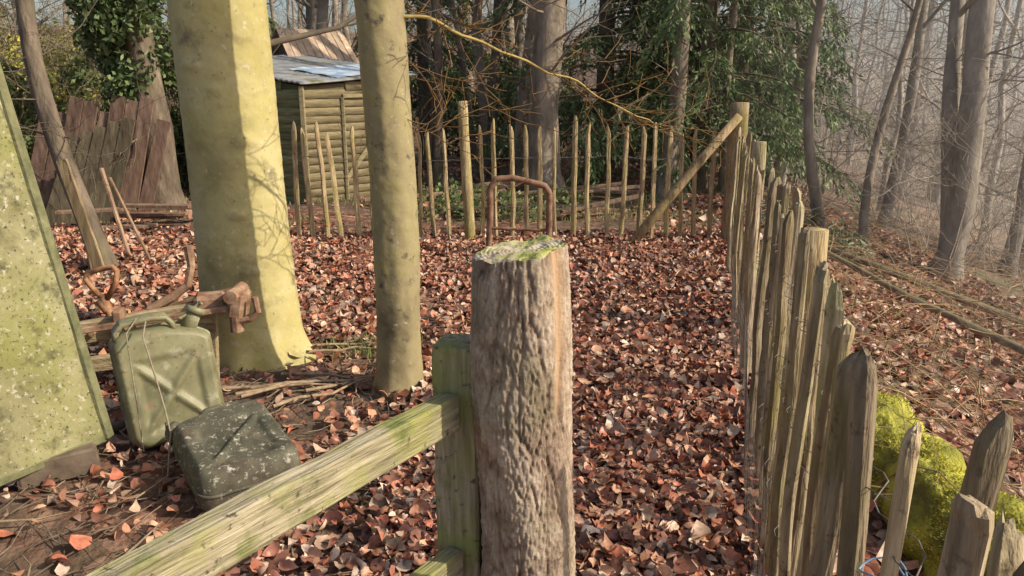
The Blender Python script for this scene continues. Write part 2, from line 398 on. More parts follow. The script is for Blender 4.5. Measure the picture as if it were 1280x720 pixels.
# ------------------------------------------------------------------ sawn stump post
def stump():
    sides=260; zs=np.linspace(0,1,360); V=[];C=[]
    cx,cy=.05,1.60; Htop=1.285
    for t in zs:
        z=t*Htop
        ox=-.034*t
        for k in range(sides):
            a=2*math.pi*k/sides; ca,sa=math.cos(a),math.sin(a)
            w=noise.noise(Vector((ca*2,sa*2,z*5)))*.7
            w2=noise.noise(Vector((ca*6,sa*6,z*14+9)))*.25
            n1=noise.noise(Vector((ca*3.2+w+w2,sa*3.2+w,z*5.5)))
            n2=noise.noise(Vector((ca*9+w,sa*9,z*20+3)))
            n3=noise.noise(Vector((ca*26,sa*26,z*70)))
            n4=noise.noise(Vector((ca*1.6,sa*1.6,z*4+20)))
            pl=min(1,(abs(n1)*6))**.6; pl2=min(1,abs(n2)*5.)**.6
            h=.45*pl+.24*pl2+.28*(n3+.5)+n4*.35
            strip=math.exp(-(((a if a<math.pi else a-2*math.pi)+.62)/.20)**2)
            strip*= max(0,min(1,(t-.74+.1*noise.noise(Vector((z*9,a*3,1))))/.04))
            r=.102+.006*(1-t)+.014*noise.noise(Vector((ca*1.3,sa*1.3,z*2.5)))+.05*math.exp(-z/.15)
            r+=(h-.5)*.0125*(1-strip)-.010*strip
            zz=z
            if t>.95:
                rim=(.010*noise.noise(Vector((ca*3,sa*3,7)))+.014*ca)
                zz=z+rim*(t-.95)/.05; r-=.004*((t-.95)/.05)**2
            V.append((cx+ox+ca*r,cy+sa*r,zz-.03))
            C.append((max(0,min(1,h*1.05)),strip,0))
    F=[(i*sides+k,i*sides+(k+1)%sides,(i+1)*sides+(k+1)%sides,(i+1)*sides+k) for i in range(len(zs)-1) for k in range(sides)]
    e=empty('tree_stump',(cx,cy,0))
    m=bpy.data.materials.new('stump_bark'); m.use_nodes=True; N=m.node_tree.nodes;L=m.node_tree.links
    b=N['Principled BSDF']; b.inputs['Roughness'].default_value=.9; b.inputs['Specular IOR Level'].default_value=.2
    at=N.new('ShaderNodeAttribute'); at.attribute_name='Col'; sp=N.new('ShaderNodeSeparateColor'); L.new(at.outputs['Color'],sp.inputs[0])
    tc=N.new('ShaderNodeTexCoord'); n=N.new('ShaderNodeTexNoise'); n.inputs['Scale'].default_value=18; n.inputs['Detail'].default_value=10; n.inputs['Roughness'].default_value=.75
    L.new(tc.outputs['Object'],n.inputs['Vector'])
    ad=N.new('ShaderNodeMath'); ad.operation='MULTIPLY_ADD'; L.new(n.outputs['Fac'],ad.inputs[0]); ad.inputs[1].default_value=1.4; 
    su=N.new('ShaderNodeMath'); su.operation='MULTIPLY_ADD'; L.new(sp.outputs[0],su.inputs[0]); su.inputs[1].default_value=.6; su.inputs[2].default_value=-.52
    L.new(su.outputs[0],ad.inputs[2])
    rp=N.new('ShaderNodeValToRGB'); L.new(ad.outputs[0],rp.inputs['Fac']); e_=rp.color_ramp.elements
    e_[0].position=.08; e_[0].color=(.06,.042,.032,1); e_[1].position=.95; e_[1].color=(.58,.49,.38,1)
    k=e_.new(.35); k.color=(.20,.14,.10,1); k=e_.new(.62); k.color=(.37,.275,.20,1)
    x=N.new('ShaderNodeMix'); x.data_type='RGBA'; L.new(sp.outputs[1],x.inputs['Factor']); L.new(rp.outputs[0],x.inputs['A']); x.inputs['B'].default_value=(.48,.32,.19,1)
    n5=N.new('ShaderNodeTexNoise'); n5.inputs['Scale'].default_value=5; n5.inputs['Detail'].default_value=5; L.new(tc.outputs['Object'],n5.inputs['Vector'])
    mr=N.new('ShaderNodeMapRange'); mr.inputs['From Min'].default_value=.52; mr.inputs['From Max'].default_value=.75; mr.inputs['To Max'].default_value=.6; L.new(n5.outputs['Fac'],mr.inputs['Value'])
    x3=N.new('ShaderNodeMix'); x3.data_type='RGBA'; L.new(mr.outputs[0],x3.inputs['Factor']); L.new(x.outputs['Result'],x3.inputs['A']); x3.inputs['B'].default_value=(.22,.22,.12,1)
    L.new(x3.outputs['Result'],b.inputs['Base Color'])
    n2=N.new('ShaderNodeTexNoise'); n2.inputs['Scale'].default_value=80; n2.inputs['Detail'].default_value=8; n2.inputs['Roughness'].default_value=.7; L.new(tc.outputs['Object'],n2.inputs['Vector'])
    bp_=N.new('ShaderNodeBump'); bp_.inputs['Strength'].default_value=1; bp_.inputs['Distance'].default_value=.006; L.new(n2.outputs['Fac'],bp_.inputs['Height']); L.new(bp_.outputs[0],b.inputs['Normal'])
    finish('bark',V,np.array(F),m,C,True,e)
    rim=V[-sides:]; c=np.mean(np.array(rim),0); V2=[]
    rav=np.mean([math.hypot(p[0]-c[0],p[1]-c[1]) for p in rim])
    rings=44
    for i in range(rings):
        f=1-i/(rings-.5); bl=max(0,1-i/3)
        for k in range(sides):
            p=rim[k]; a=2*math.pi*k/sides
            rr=math.hypot(p[0]-c[0],p[1]-c[1])*bl+rav*.98*(1-bl)
            x=c[0]+math.cos(a)*rr*f; y=c[1]+math.sin(a)*rr*f
            pz=p[2]*bl+(c[2]+.12*(x-c[0]))*(1-bl)
            z=pz+(0 if i==0 else .008*noise.noise(Vector((x*14,y*14,1)))+.006*noise.noise(Vector((x*45,y*45,1)))+.001*math.sin(rr*f*700))
            V2.append((x,y,z))
    F2=[(i*sides+k,i*sides+(k+1)%sides,(i+1)*sides+(k+1)%sides,(i+1)*sides+k) for i in range(rings-1) for k in range(sides)]
    F2.append(tuple((rings-1)*sides+k for k in range(sides)))
    finish('sawn_top',V2,F2,mat('mossy_endgrain',[(.3,(.28,.22,.15)),(.5,(.46,.39,.28)),(.75,(.62,.54,.42))],scale=26,bump=.9,bscale=110,bdist=.004,
        over=[((.34,.35,.11),9,.47,.56),((.17,.18,.06),30,.56,.63)]),None,True,e)
stump()

# ------------------------------------------------------------------ post-and-rail fence
def plank(name,a,b,w,h,m,parent,amp=.003,taper=0,segs=40):
    a=Vector(a);b=Vector(b);d=(b-a);x=d.normalized(); zz=Vector((0,0,1)) if abs(x.z)<.9 else Vector((.25,1,0)).normalized()
    y=zz.cross(x).normalized(); z=x.cross(y)
    prof=[]
    q=[(-1,-1),(1,-1),(1,1),(-1,1)]
    for i in range(4):
        p0=q[i];p1=q[(i+1)%4]
        for t in (.06,.28,.5,.72,.94): prof.append((p0[0]+(p1[0]-p0[0])*t,p0[1]+(p1[1]-p0[1])*t))
    V=[];n=len(prof)
    for i in range(segs+1):
        t=i/segs; c=a+d*t; s=1 if 0<i<segs else .96
        for (u,v) in prof:
            p=c+y*(u*w/2*s)+z*(v*h/2*s)
            nn=noise.noise_vector(Vector((p.x*7,p.y*7,p.z*7)))*amp
            n2=noise.noise(Vector((u*9,v*9,t*3)))*amp*.6
            V.append(p+nn+(y*u+z*v)*n2)
    F=[(i*n+k,i*n+(k+1)%n,(i+1)*n+(k+1)%n,(i+1)*n+k) for i in range(segs) for k in range(n)]
    F.append(tuple(reversed(range(n)))); F.append(tuple(segs*n+k for k in range(n)))
    return finish(name,V,F,m,None,False,parent)
gate=empty('post_and_rail_fence',(-.125,1.62,0))
def railm(name,rotz,st):
    m=mat(name,[(.3,(.15,.13,.075)),(.5,(.33,.285,.18)),(.7,(.52,.45,.31))],scale=7,stretch=st,bump=1,bscale=18,bdist=.006,rough=.9,
      over=[((.29,.30,.08),3.2,.48,.64),((.15,.17,.05),9,.55,.7),((.10,.085,.06),40,.6,.68)])
    if rotz:
        for nd in m.node_tree.nodes:
            if nd.type=='MAPPING':
                nd.vector_type='TEXTURE'; nd.inputs['Rotation'].default_value=(0,0,rotz)
                nd.inputs['Scale'].default_value=tuple(1/v for v in st)
    return m
rail_m=railm('weathered_rail',math.atan2(.68,.46),(.8,9,9)); post_m=railm('weathered_post',0,(9,9,.8))
plank('post',(-.118,1.66,-.2),(-.118,1.66,1.03),.105,.105,post_m,gate,.004)
def rail(z,h,nm):
    a=Vector((-.135,1.60,z)); d=Vector((-.46,-.68,0)).normalized()
    plank(nm,a,a+d*2.4,.045,h,rail_m,gate,.004,segs=90)
rail(.885,.085,'top_rail'); rail(.49,.085,'lower_rail')
plank('end_post',(-1.47,-.42,-.2),(-1.47,-.42,1.03),.1,.1,post_m,gate,.003)
plank('mossy_board',(-.035,1.70,-.1),(-.035,1.70,.62),.02,.11,mat('bright_moss_board',[(.3,(.20,.25,.05)),(.7,(.44,.45,.13))],scale=14,bump=.9,bdist=.01),gate)

# ------------------------------------------------------------------ paling fences
pale_m=mat('chestnut_pale',[(.28,(.14,.11,.07)),(.5,(.32,.26,.175)),(.72,(.50,.43,.31))],scale=10,stretch=(4,4,.5),bump=1,bscale=34,bdist=.007,rough=.9,tint=True,
    over=[((.24,.225,.09),4,.5,.7),((.10,.075,.05),30,.58,.7)])
def pale(mb,x,y,h,w,th,ang,lean=(0,0),point=.07,col=None,tip=.22):
    z0=H(x,y)-.1; sides=8; seg=14
    prof=[]
    for k in range(sides):
        a=2*math.pi*k/sides+.2
        prof.append((math.cos(a)*w/2*random.uniform(.7,1.12),math.sin(a)*th/2*random.uniform(.65,1.2)))
    b0=len(mb.V); ph=random.uniform(0,50); bend=random.gauss(0,.016)
    c=col or (lambda g:(g,g*random.uniform(.92,1.02),g*random.uniform(.80,1.0)))(random.uniform(.6,1.35))
    off=random.uniform(-.35,.35)*w
    for i in range(seg+1):
        t=i/seg; L=h+.1; z=t*(L)
        if i==seg-1: z=L-point*.35
        if i==seg-2: z=L-point
        if i==seg: z=L
        s=1-.12*t
        if i==seg-1: s*=(1+2*tip)/2.6+.1
        if i==seg: s*=tip
        sx=math.sin(t*math.pi)*bend+lean[0]*z+.012*noise.noise(Vector((ph,z*3,0))); sy=lean[1]*z+.012*noise.noise(Vector((ph,z*3,5)))
        tipo=off*(1 if i==seg else .5 if i==seg-1 else 0)*(1-tip)
        for j,(u,v) in enumerate(prof):
            u2=u*s+tipo+.005*noise.noise(Vector((ph+u*60,v*60,z*8))); v2=v*s+.004*noise.noise(Vector((ph+u*60,v*60,z*7+9)))
            X=u2*math.cos(ang)-v2*math.sin(ang); Y=u2*math.sin(ang)+v2*math.cos(ang)
            zj=z0+z+(random.uniform(-.012,.006) if i==seg else 0)
            mb.V.append((x+X+sx,y+Y+sy,zj)); mb.C.append(c)
    for i in range(seg):
        for k in range(sides):
            mb.F.append((b0+i*sides+k,b0+i*sides+(k+1)%sides,b0+(i+1)*sides+(k+1)%sides,b0+(i+1)*sides+k))
    mb.F.append(tuple(b0+seg*sides+k for k in range(sides)))
def roundpost(mb,x,y,h,r,lean=(0,0),col=(1,1,1)):
    z0=H(x,y)-.2; n=14; pts=[(x+lean[0]*t*h,y+lean[1]*t*h,z0+t*(h+.2)) for t in [i/n for i in range(n+1)]]
    rr=[r*(1.06-.1*i/n) for i in range(n+1)]; rr[-1]*=.93
    b0=len(mb.V); mb.tube(pts,rr,14,col,True)
    for i in range(b0,len(mb.V)):
        v=mb.V[i]; q=noise.noise_vector(Vector((v[0]*14,v[1]*14,v[2]*2.5)))*r*.16
        mb.V[i]=(v[0]+q.x,v[1]+q.y,v[2])
wire_m=mat('galvanised_wire',[(.3,(.14,.12,.10)),(.7,(.26,.24,.22))],scale=30,rough=.6,bump=0)
wire_m.node_tree.nodes['Principled BSDF'].inputs['Metallic'].default_value=.4

side=empty('paling_fence',(fence_x(4),4,0)); mb=MB(); ang=math.atan2(1,.25)
y=.36
while y<7.75:
    x=fence_x(y)+random.gauss(0,.008 if y<2 else .012)
    near=y<3.2
    if abs(y-2.28)>.07:
        ln=(random.gauss(0,.012),random.gauss(0,.03))
        if abs(y-.93)<.05: ln=(.02,-.10)
        wd=random.uniform(.042,.060) if near else random.uniform(.032,.050)
        pale(mb,x,y,(1.20 if near else 1.17)+random.gauss(0,.03 if near else .045),wd,wd*random.uniform(.5,.85),ang+random.gauss(0,.4),ln,
             point=random.uniform(.02,.07),tip=random.choice((.25,.45,.65,.8)) if near else .4)
    y+=random.uniform(.09,.115) if near else random.uniform(.11,.18)
mb.obj('pales',pale_m,side)
mb=MB(); roundpost(mb,.885,2.25,1.22,.042,(.012,0),(1.2,1.1,.88)); roundpost(mb,fence_x(4.9)+.03,4.9,1.25,.05,(0,0),(1,1,.9)); mb.obj('round_posts',pale_m,side,True)
mb=MB()
for z in (.32,.72,1.0):
    for s in (-1,1):
        pts=[]
        yy=.35
        while yy<7.8:
            w=s*.022*math.sin(yy*math.pi/.105); pts.append((fence_x(yy)+w,yy,z+H(fence_x(yy),yy)+.012*math.sin(yy*7+z)+.004*s)); yy+=.035
        mb.tube(pts,.0013,4)
mb.obj('wires',wire_m,side)
mb=MB()
for i in range(130):
    y0=2.0+i*.035
    for s in(-1,1):
        pts=[]
        for j in range(9):
            z=j*.055; yy=y0+s*(.5 if j%2 else 0)*.035; xx=fence_x(yy)-.045-.03*math.sin(yy*3)*(.6)-.02*(j/8)
            pts.append((xx,yy,z+.02))
        mb.tube(pts,.0006,3)
mb.obj('netting',wire_m,side)
mb=MB()
for yy in (1.30,.98):
    c=Vector((fence_x(yy),yy,.90)); pts=[]
    for k in range(14):
        a=2*math.pi*k/12; pts.append(c+Vector((math.cos(a)*.031,math.sin(a)*.037,.008*math.sin(a*2)+.001*k)))
    mb.tube(pts,.0015,5)
    mb.tube([c+Vector((-.03,0,0)),c+Vector((-.038,-.01,-.03)),c+Vector((-.035,-.015,-.06))],.0013,5)
mb.obj('twine_ties',mat('blue_twine',[(.3,(.13,.22,.36)),(.7,(.28,.40,.54))],scale=40,bump=0),side)

far=empty('paling_fence',(-.3,8,0)); mb=MB()
def fy(x): return 7.95+ (.0 if x>-1 else (-.02)*(x+1)) 
x=-3.05
while x<2.2:
    if not(-.5<x<-.42):
        ln=(random.gauss(-.015,.02),0) if x>-1 else (random.gauss(-.05,.045),0)
        pale(mb,x,fy(x)+random.gauss(0,.02),1.2+random.gauss(0,.045),random.uniform(.048,.068),.035,random.gauss(0,.25),ln,.1,
             (lambda g:(g*1.08,g,g*.82))(random.uniform(.9,1.4)),.3)
    x+=random.uniform(.14,.185)
mb.obj('pales',pale_m,far)
mb=MB()
for z in (.35,.85):
    for s in (-1,1):
        pts=[(xx,fy(xx)+s*.028*math.sin(xx*math.pi/.17),H(xx,fy(xx))+z+.004*s+.015*math.sin(xx*2)) for xx in np.arange(-2.95,2.25,.05)]
        mb.tube(pts,.0018,4)
mb.obj('wires',wire_m,far)
mb=MB(); roundpost(mb,-.42,7.8,1.42,.052,(-.05,0),(1.15,1.1,.85)); roundpost(mb,2.27,7.85,1.42,.10,(0,0),(.98,.9,.82))
mb.obj('posts',pale_m,far,True)
mb=MB(); mb.tube([(1.15,7.55,-.03),(1.5,7.62,.4),(1.85,7.7,.82),(2.24,7.74,1.28)],[.05,.048,.045,.042],10,(.98,.86,.72),True); mb.obj('diagonal_brace',pale_m,far,True)

# ------------------------------------------------------------------ metal hoop
rust=mat('rusty_iron',[(.3,(.12,.07,.045)),(.5,(.29,.17,.105)),(.72,(.46,.32,.21))],scale=14,bump=.6,bscale=60,bdist=.003,rough=.8,tint=True)
mb=MB()
hp=[(-.22,7.0,0),(-.2,7.0,.45),(-.2,7.0,.66),(-.14,7.0,.75),(0,7.0,.76),(.18,6.98,.72),(.3,6.97,.69),(.34,6.97,.62),(.34,6.97,.3),(.34,6.97,0)]
P=[]
for i in range(len(hp)-1):
    for j in range(4): P.append(Vector(hp[i]).lerp(Vector(hp[i+1]),j/4))
P.append(Vector(hp[-1])); mb.tube(P,.030,10,(.75,.70,.7),True)
mb.tube([(-.2,6.99,.3),(.34,6.97,.28)],.014,8,(.7,.6,.6))
mb.obj('metal_hoop',rust,None,True)

# ------------------------------------------------------------------ jerry cans
can_m=mat('olive_paint',[(.3,(.11,.11,.055)),(.5,(.20,.19,.10)),(.72,(.30,.28,.16))],scale=5,bump=.3,bscale=40,bdist=.003,rough=.5,spec=.45,
    over=[((.22,.15,.09),9,.58,.68),((.38,.37,.26),13,.56,.72),((.05,.05,.035),4,.6,.75),((.16,.10,.06),45,.60,.66)])
can_m2=mat('dirty_olive_paint',[(.3,(.05,.052,.035)),(.5,(.10,.095,.065)),(.72,(.18,.165,.115))],scale=6,bump=.6,bscale=30,bdist=.004,rough=.75,
    over=[((.07,.055,.04),5,.5,.66),((.42,.39,.32),26,.59,.67),((.34,.31,.24),60,.60,.67)])
def can(name,M,m):
    w,h,dp=.172,.225,.0825; r=.055; n=64
    e=empty(name,M.translation); V=[];F=[]
    def relief(x,z):
        q=0
        if abs(x)<.115 and -.17<z<.12:
            d=min(abs(z+.025-x*1.15),abs(z+.025+x*1.15))
            q=-.013+ .015*max(0,1-(d/.026)**2)
            ed=min(.115-abs(x),.12-z,z+.17)
            q*=min(1,ed/.018)
        return q
    for sgn in(-1,1):
        b0=len(V)
        for j in range(n+1):
            for i in range(n+1):
                u=-1+2*i/n; v=-1+2*j/n
                u=math.sin(u*math.pi/2); v=math.sin(v*math.pi/2)
                s=max(abs(u),abs(v),1e-6); px,pz=w*u/s,h*v/s
                cx_=max(-(w-r),min(w-r,px)); cz_=max(-(h-r),min(h-r,pz)); dx,dz=px-cx_,pz-cz_; L=math.hypot(dx,dz)
                if L>0: px,pz=cx_+dx/L*r,cz_+dz/L*r
                x,z=px*s,pz*s
                ed=(1-s)*w; f=math.sqrt(max(0,1-(1-min(ed/.026,1))**2))
                if z>.14: z-=max(0,(x-.02))*.35*((z-.14)/.085)
                y=sgn*(.012+(dp-.012)*f+relief(x,z)*(f>.98)+.005*noise.noise(Vector((x*9,z*9,sgn*3+M.translation.x))))
                V.append((x,y,z+h))
        for j in range(n):
            for i in range(n):
                a=b0+j*(n+1)+i; q=(a,a+1,a+n+2,a+n+1); F.append(q if sgn<0 else q[::-1])
    N1=(n+1)*(n+1)
    bd=[i for i in range(n+1)]+[j*(n+1)+n for j in range(1,n+1)]+[n*(n+1)+i for i in range(n-1,-1,-1)]+[j*(n+1) for j in range(n-1,0,-1)]
    for k in range(len(bd)):
        a,b=bd[k],bd[(k+1)%len(bd)]; F.append((a,a+N1,b+N1,b))
    def tr(V): return [tuple(M@Vector(v)) for v in V]
    finish('body',tr(V),np.array(F),m,None,True,e)
    mb=MB()
    seam=[Vector(V[k])+Vector((0,.012,0)) for k in bd]; seam.append(seam[0]); mb.tube(seam,.006,6)
    for yy in(-.052,0,.052):
        mb.tube([(-.15,yy,.425),(-.145,yy,.455),(-.12,yy,.482),(-.02,yy,.486),(.03,yy,.478),(.045,yy,.455),(.05,yy,.43)],.0115,8,cap=True)
    mb.tube([(-.12,-.06,.482),(-.12,.06,.482)],.009,8,cap=True); mb.tube([(.03,-.06,.476),(.03,.06,.476)],.009,8,cap=True)
    mb.tube([(.10,0,.41),(.125,0,.45),(.14,0,.474)],[.03,.028,.028],16,cap=True)
    mb.tube([(.138,0,.466),(.15,0,.487)],[.037,.035],16,cap=True)
    mb.beam((.08,0,.455),(.165,0,.50),.03,.01); mb.tube([(.165,-.03,.50),(.165,.03,.50)],.006,6,cap=True)
    mb.V=tr(mb.V); mb.obj('handles_and_spout',m,e,True)
    return e
M1=Matrix.Translation((-1.54,3.28,.0))@Matrix.Rotation(R(30),4,'Z')@Matrix.Rotation(R(-9),4,'X')@Matrix.Rotation(R(-4),4,'Y')@Matrix.Scale(1.2,4)
c1=can('jerry_can',M1,can_m)
M2=Matrix.Translation((-.99,2.66,.10))@Matrix.Rotation(R(-58+90+180),4,'Z')@Matrix.Rotation(R(84),4,'X')@Matrix.Rotation(R(3),4,'Y')@Matrix.Scale(1.16,4)
can('jerry_can',M2,can_m2)
mb=MB()
mb.tube([(-1.60,3.20,.59),(-1.56,3.08,.56),(-1.52,3.06,.4),(-1.48,3.03,.25),(-1.44,2.97,.17),(-1.42,2.86,.03),(-1.48,2.7,.02)],.004,5,(1,1,1))
mb.tube([(-1.66,3.24,.59),(-1.65,3.12,.56),(-1.64,3.11,.35),(-1.60,3.04,.05)],.003,5,(1,1,1))
mb.obj('old_rope',mat('frayed_rope',[(.3,(.20,.16,.10)),(.7,(.36,.30,.22))],scale=60))

# ------------------------------------------------------------------ leaning mossy sheet
def panel():
    e=empty('leaning_sheet',(-2.0,2.8,0))
    A=Vector((-1.765,3.06,.12)); d=Vector((-.245,-.36,-.02)).normalized(); up=Vector((-.185,.06,1)).normalized()
    nrm=up.cross(d).normalized()
    if nrm.x<0: nrm=-nrm
    W,Hh=1.25,1.95; nu,nv=50,80; V=[]
    for j in range(nv+1):
        for i in range(nu+1):
            p=A+d*(W*i/nu)+up*(Hh*j/nv); p=p+nrm*(.006*fbm(i*.06,j*.06,2))
            V.append(p)
    F=[(j*(nu+1)+i,j*(nu+1)+i+1,(j+1)*(nu+1)+i+1,(j+1)*(nu+1)+i) for j in range(nv) for i in range(nu)]
    m=mat('lichened_sheet',[(.3,(.14,.13,.06)),(.5,(.27,.25,.13)),(.72,(.40,.37,.22))],scale=2.6,bump=.8,bscale=22,bdist=.008,rough=.9,
       over=[((.21,.21,.06),1.5,.42,.6),((.10,.095,.05),12,.54,.68),((.42,.39,.28),38,.57,.67),((.11,.10,.045),4,.54,.68),((.07,.06,.035),70,.58,.66)])
    finish('sheet',V,np.array(F),m,None,True,e)
    mb=MB(); rim=mat('sheet_rim',[(.3,(.10,.105,.05)),(.7,(.24,.23,.12))],scale=12,bump=.7)
    b=A+up*Hh; 
    mb.beam(A-d*.012-up*.02-nrm*.012,b-d*.012-nrm*.012,.03,.05,roll=0); mb.beam(A-up*.012-nrm*.014,A+d*W-up*.012-nrm*.014,.03,.035)
    mb.beam(A+d*W-nrm*.03,b+d*W-nrm*.03,.03,.04); mb.beam(b-nrm*.01,b+d*W-nrm*.01,.03,.04)
    mb.beam(A+d*.6-nrm*.05,b+d*.6-nrm*.05,.05,.05)
    mb.obj('frame',rim,e)
    mb=MB()
    for k in range(2):
        p=A+d*(.15+.8*k); mb.box((p.x-.08,p.y+.02,.05),(.3,.22,.12),Matrix.Rotation(.6+k,3,'Z'),bev=.012,jit=.006)
    mb.obj('support_blocks',mat('old_block',[(.3,(.08,.06,.04)),(.7,(.2,.15,.11))],scale=10),e)
    mb=MB(); 
    for k in range(2):
        p=b+d*(.2+.8*k); mb.beam(p-nrm*.07-up*.1,(p.x-.75,p.y+.4,-.05),.05,.05)
    mb.obj('props',rim,e)
panel()

# ------------------------------------------------------------------ rusty tools
hx=empty('rusty_clamp_bench',(-1.9,3.95,0))
wood=mat('bench_plank',[(.3,(.20,.15,.08)),(.5,(.36,.28,.16)),(.7,(.50,.41,.25))],scale=6,stretch=(1,8,8),bump=.8)
mb=MB(); mb.beam((-2.75,3.72,.27),(-1.60,3.93,.42),.05,.12,bev=.008); mb.beam((-2.7,3.55,.16),(-1.75,3.75,.25),.05,.08,bev=.008); mb.obj('planks',wood,hx)
mb=MB()
mb.beam((-2.55,3.86,.25),(-1.50,4.02,.50),.012,.06); mb.beam((-2.5,3.60,.36),(-1.42,3.88,.46),.03,.03)
for k in range(5):
    t=.1+.2*k; p=Vector((-2.75+1.15*t,3.69+.21*t,.27+.15*t)); mb.tube([p,p+Vector((.006,-.03,0))],.016,8,cap=True)
for t in (.38,.62):
    p=Vector((-2.75+1.15*t,3.68+.21*t,.29+.15*t)); mb.box(p,(.05,.09,.17),Matrix.Rotation(.18,3,'Z'),bev=.01)
mb.box((-1.60,3.92,.47),(.16,.13,.10),Matrix.Rotation(.3,3,'Z'),bev=.02); mb.box((-1.44,3.90,.47),(.08,.14,.15),Matrix.Rotation(.2,3,'Y'),bev=.025)
mb.tube([(-1.45,3.80,.53),(-1.45,4.01,.53)],.036,12,cap=True); mb.tube([(-1.43,3.85,.39),(-1.37,3.85,.40),(-1.33,3.85,.44),(-1.34,3.85,.52)],.019,8,cap=True)
mb.tube([(-1.45,3.86,.42),(-1.45,3.86,.33)],.036,10,cap=True)
mb.tube([(-1.92,3.90,.44),(-1.80,3.92,.50),(-1.72,3.94,.56),(-1.695,3.95,.66),(-1.70,3.95,.77)],[.022,.024,.022,.02,.026],8,cap=True)
mb.obj('clamps',rust,hx,False)
mb=MB(); mb.beam((-2.05,3.85,-.05),(-2.05,3.85,.30),.07,.06); mb.beam((-1.66,4.0,-.05),(-1.62,3.97,.40),.05,.04); mb.beam((-2.65,3.7,-.05),(-2.65,3.7,.25),.07,.06); mb.obj('legs',wood,hx)
sp=empty('garden_fork',(-2.2,3.97,0)); mb=MB()
mb.tube([(-2.2,3.97,.50),(-2.17,3.96,.42),(-2.13,3.94,.30),(-2.06,3.90,.12),(-2.02,3.88,.0)],[.020,.022,.02,.02,.02],10,(1.1,1.0,.85),True)
mb.tube([(-2.2,3.97,.48),(-2.245,3.97,.535),(-2.275,3.97,.585),(-2.265,3.97,.615),(-2.19,3.965,.640),(-2.115,3.96,.655),(-2.095,3.96,.635),(-2.11,3.96,.57),(-2.17,3.965,.48)],.015,8,(1.1,.9,.75),True)
mb.tube([(-2.21,3.97,.46),(-2.17,3.96,.41)],.028,10,(1.1,.95,.8),True)
for k in range(4): mb.tube([(-2.09+.05*k,3.93-.04*k,.02),(-2.06+.05*k,3.9-.04*k,-.1)],.006,5)
mb.tube([(-2.09,3.93,.03),(-1.94,3.81,.03)],.008,6)
mb.obj('handle_and_tines',rust,sp,True)

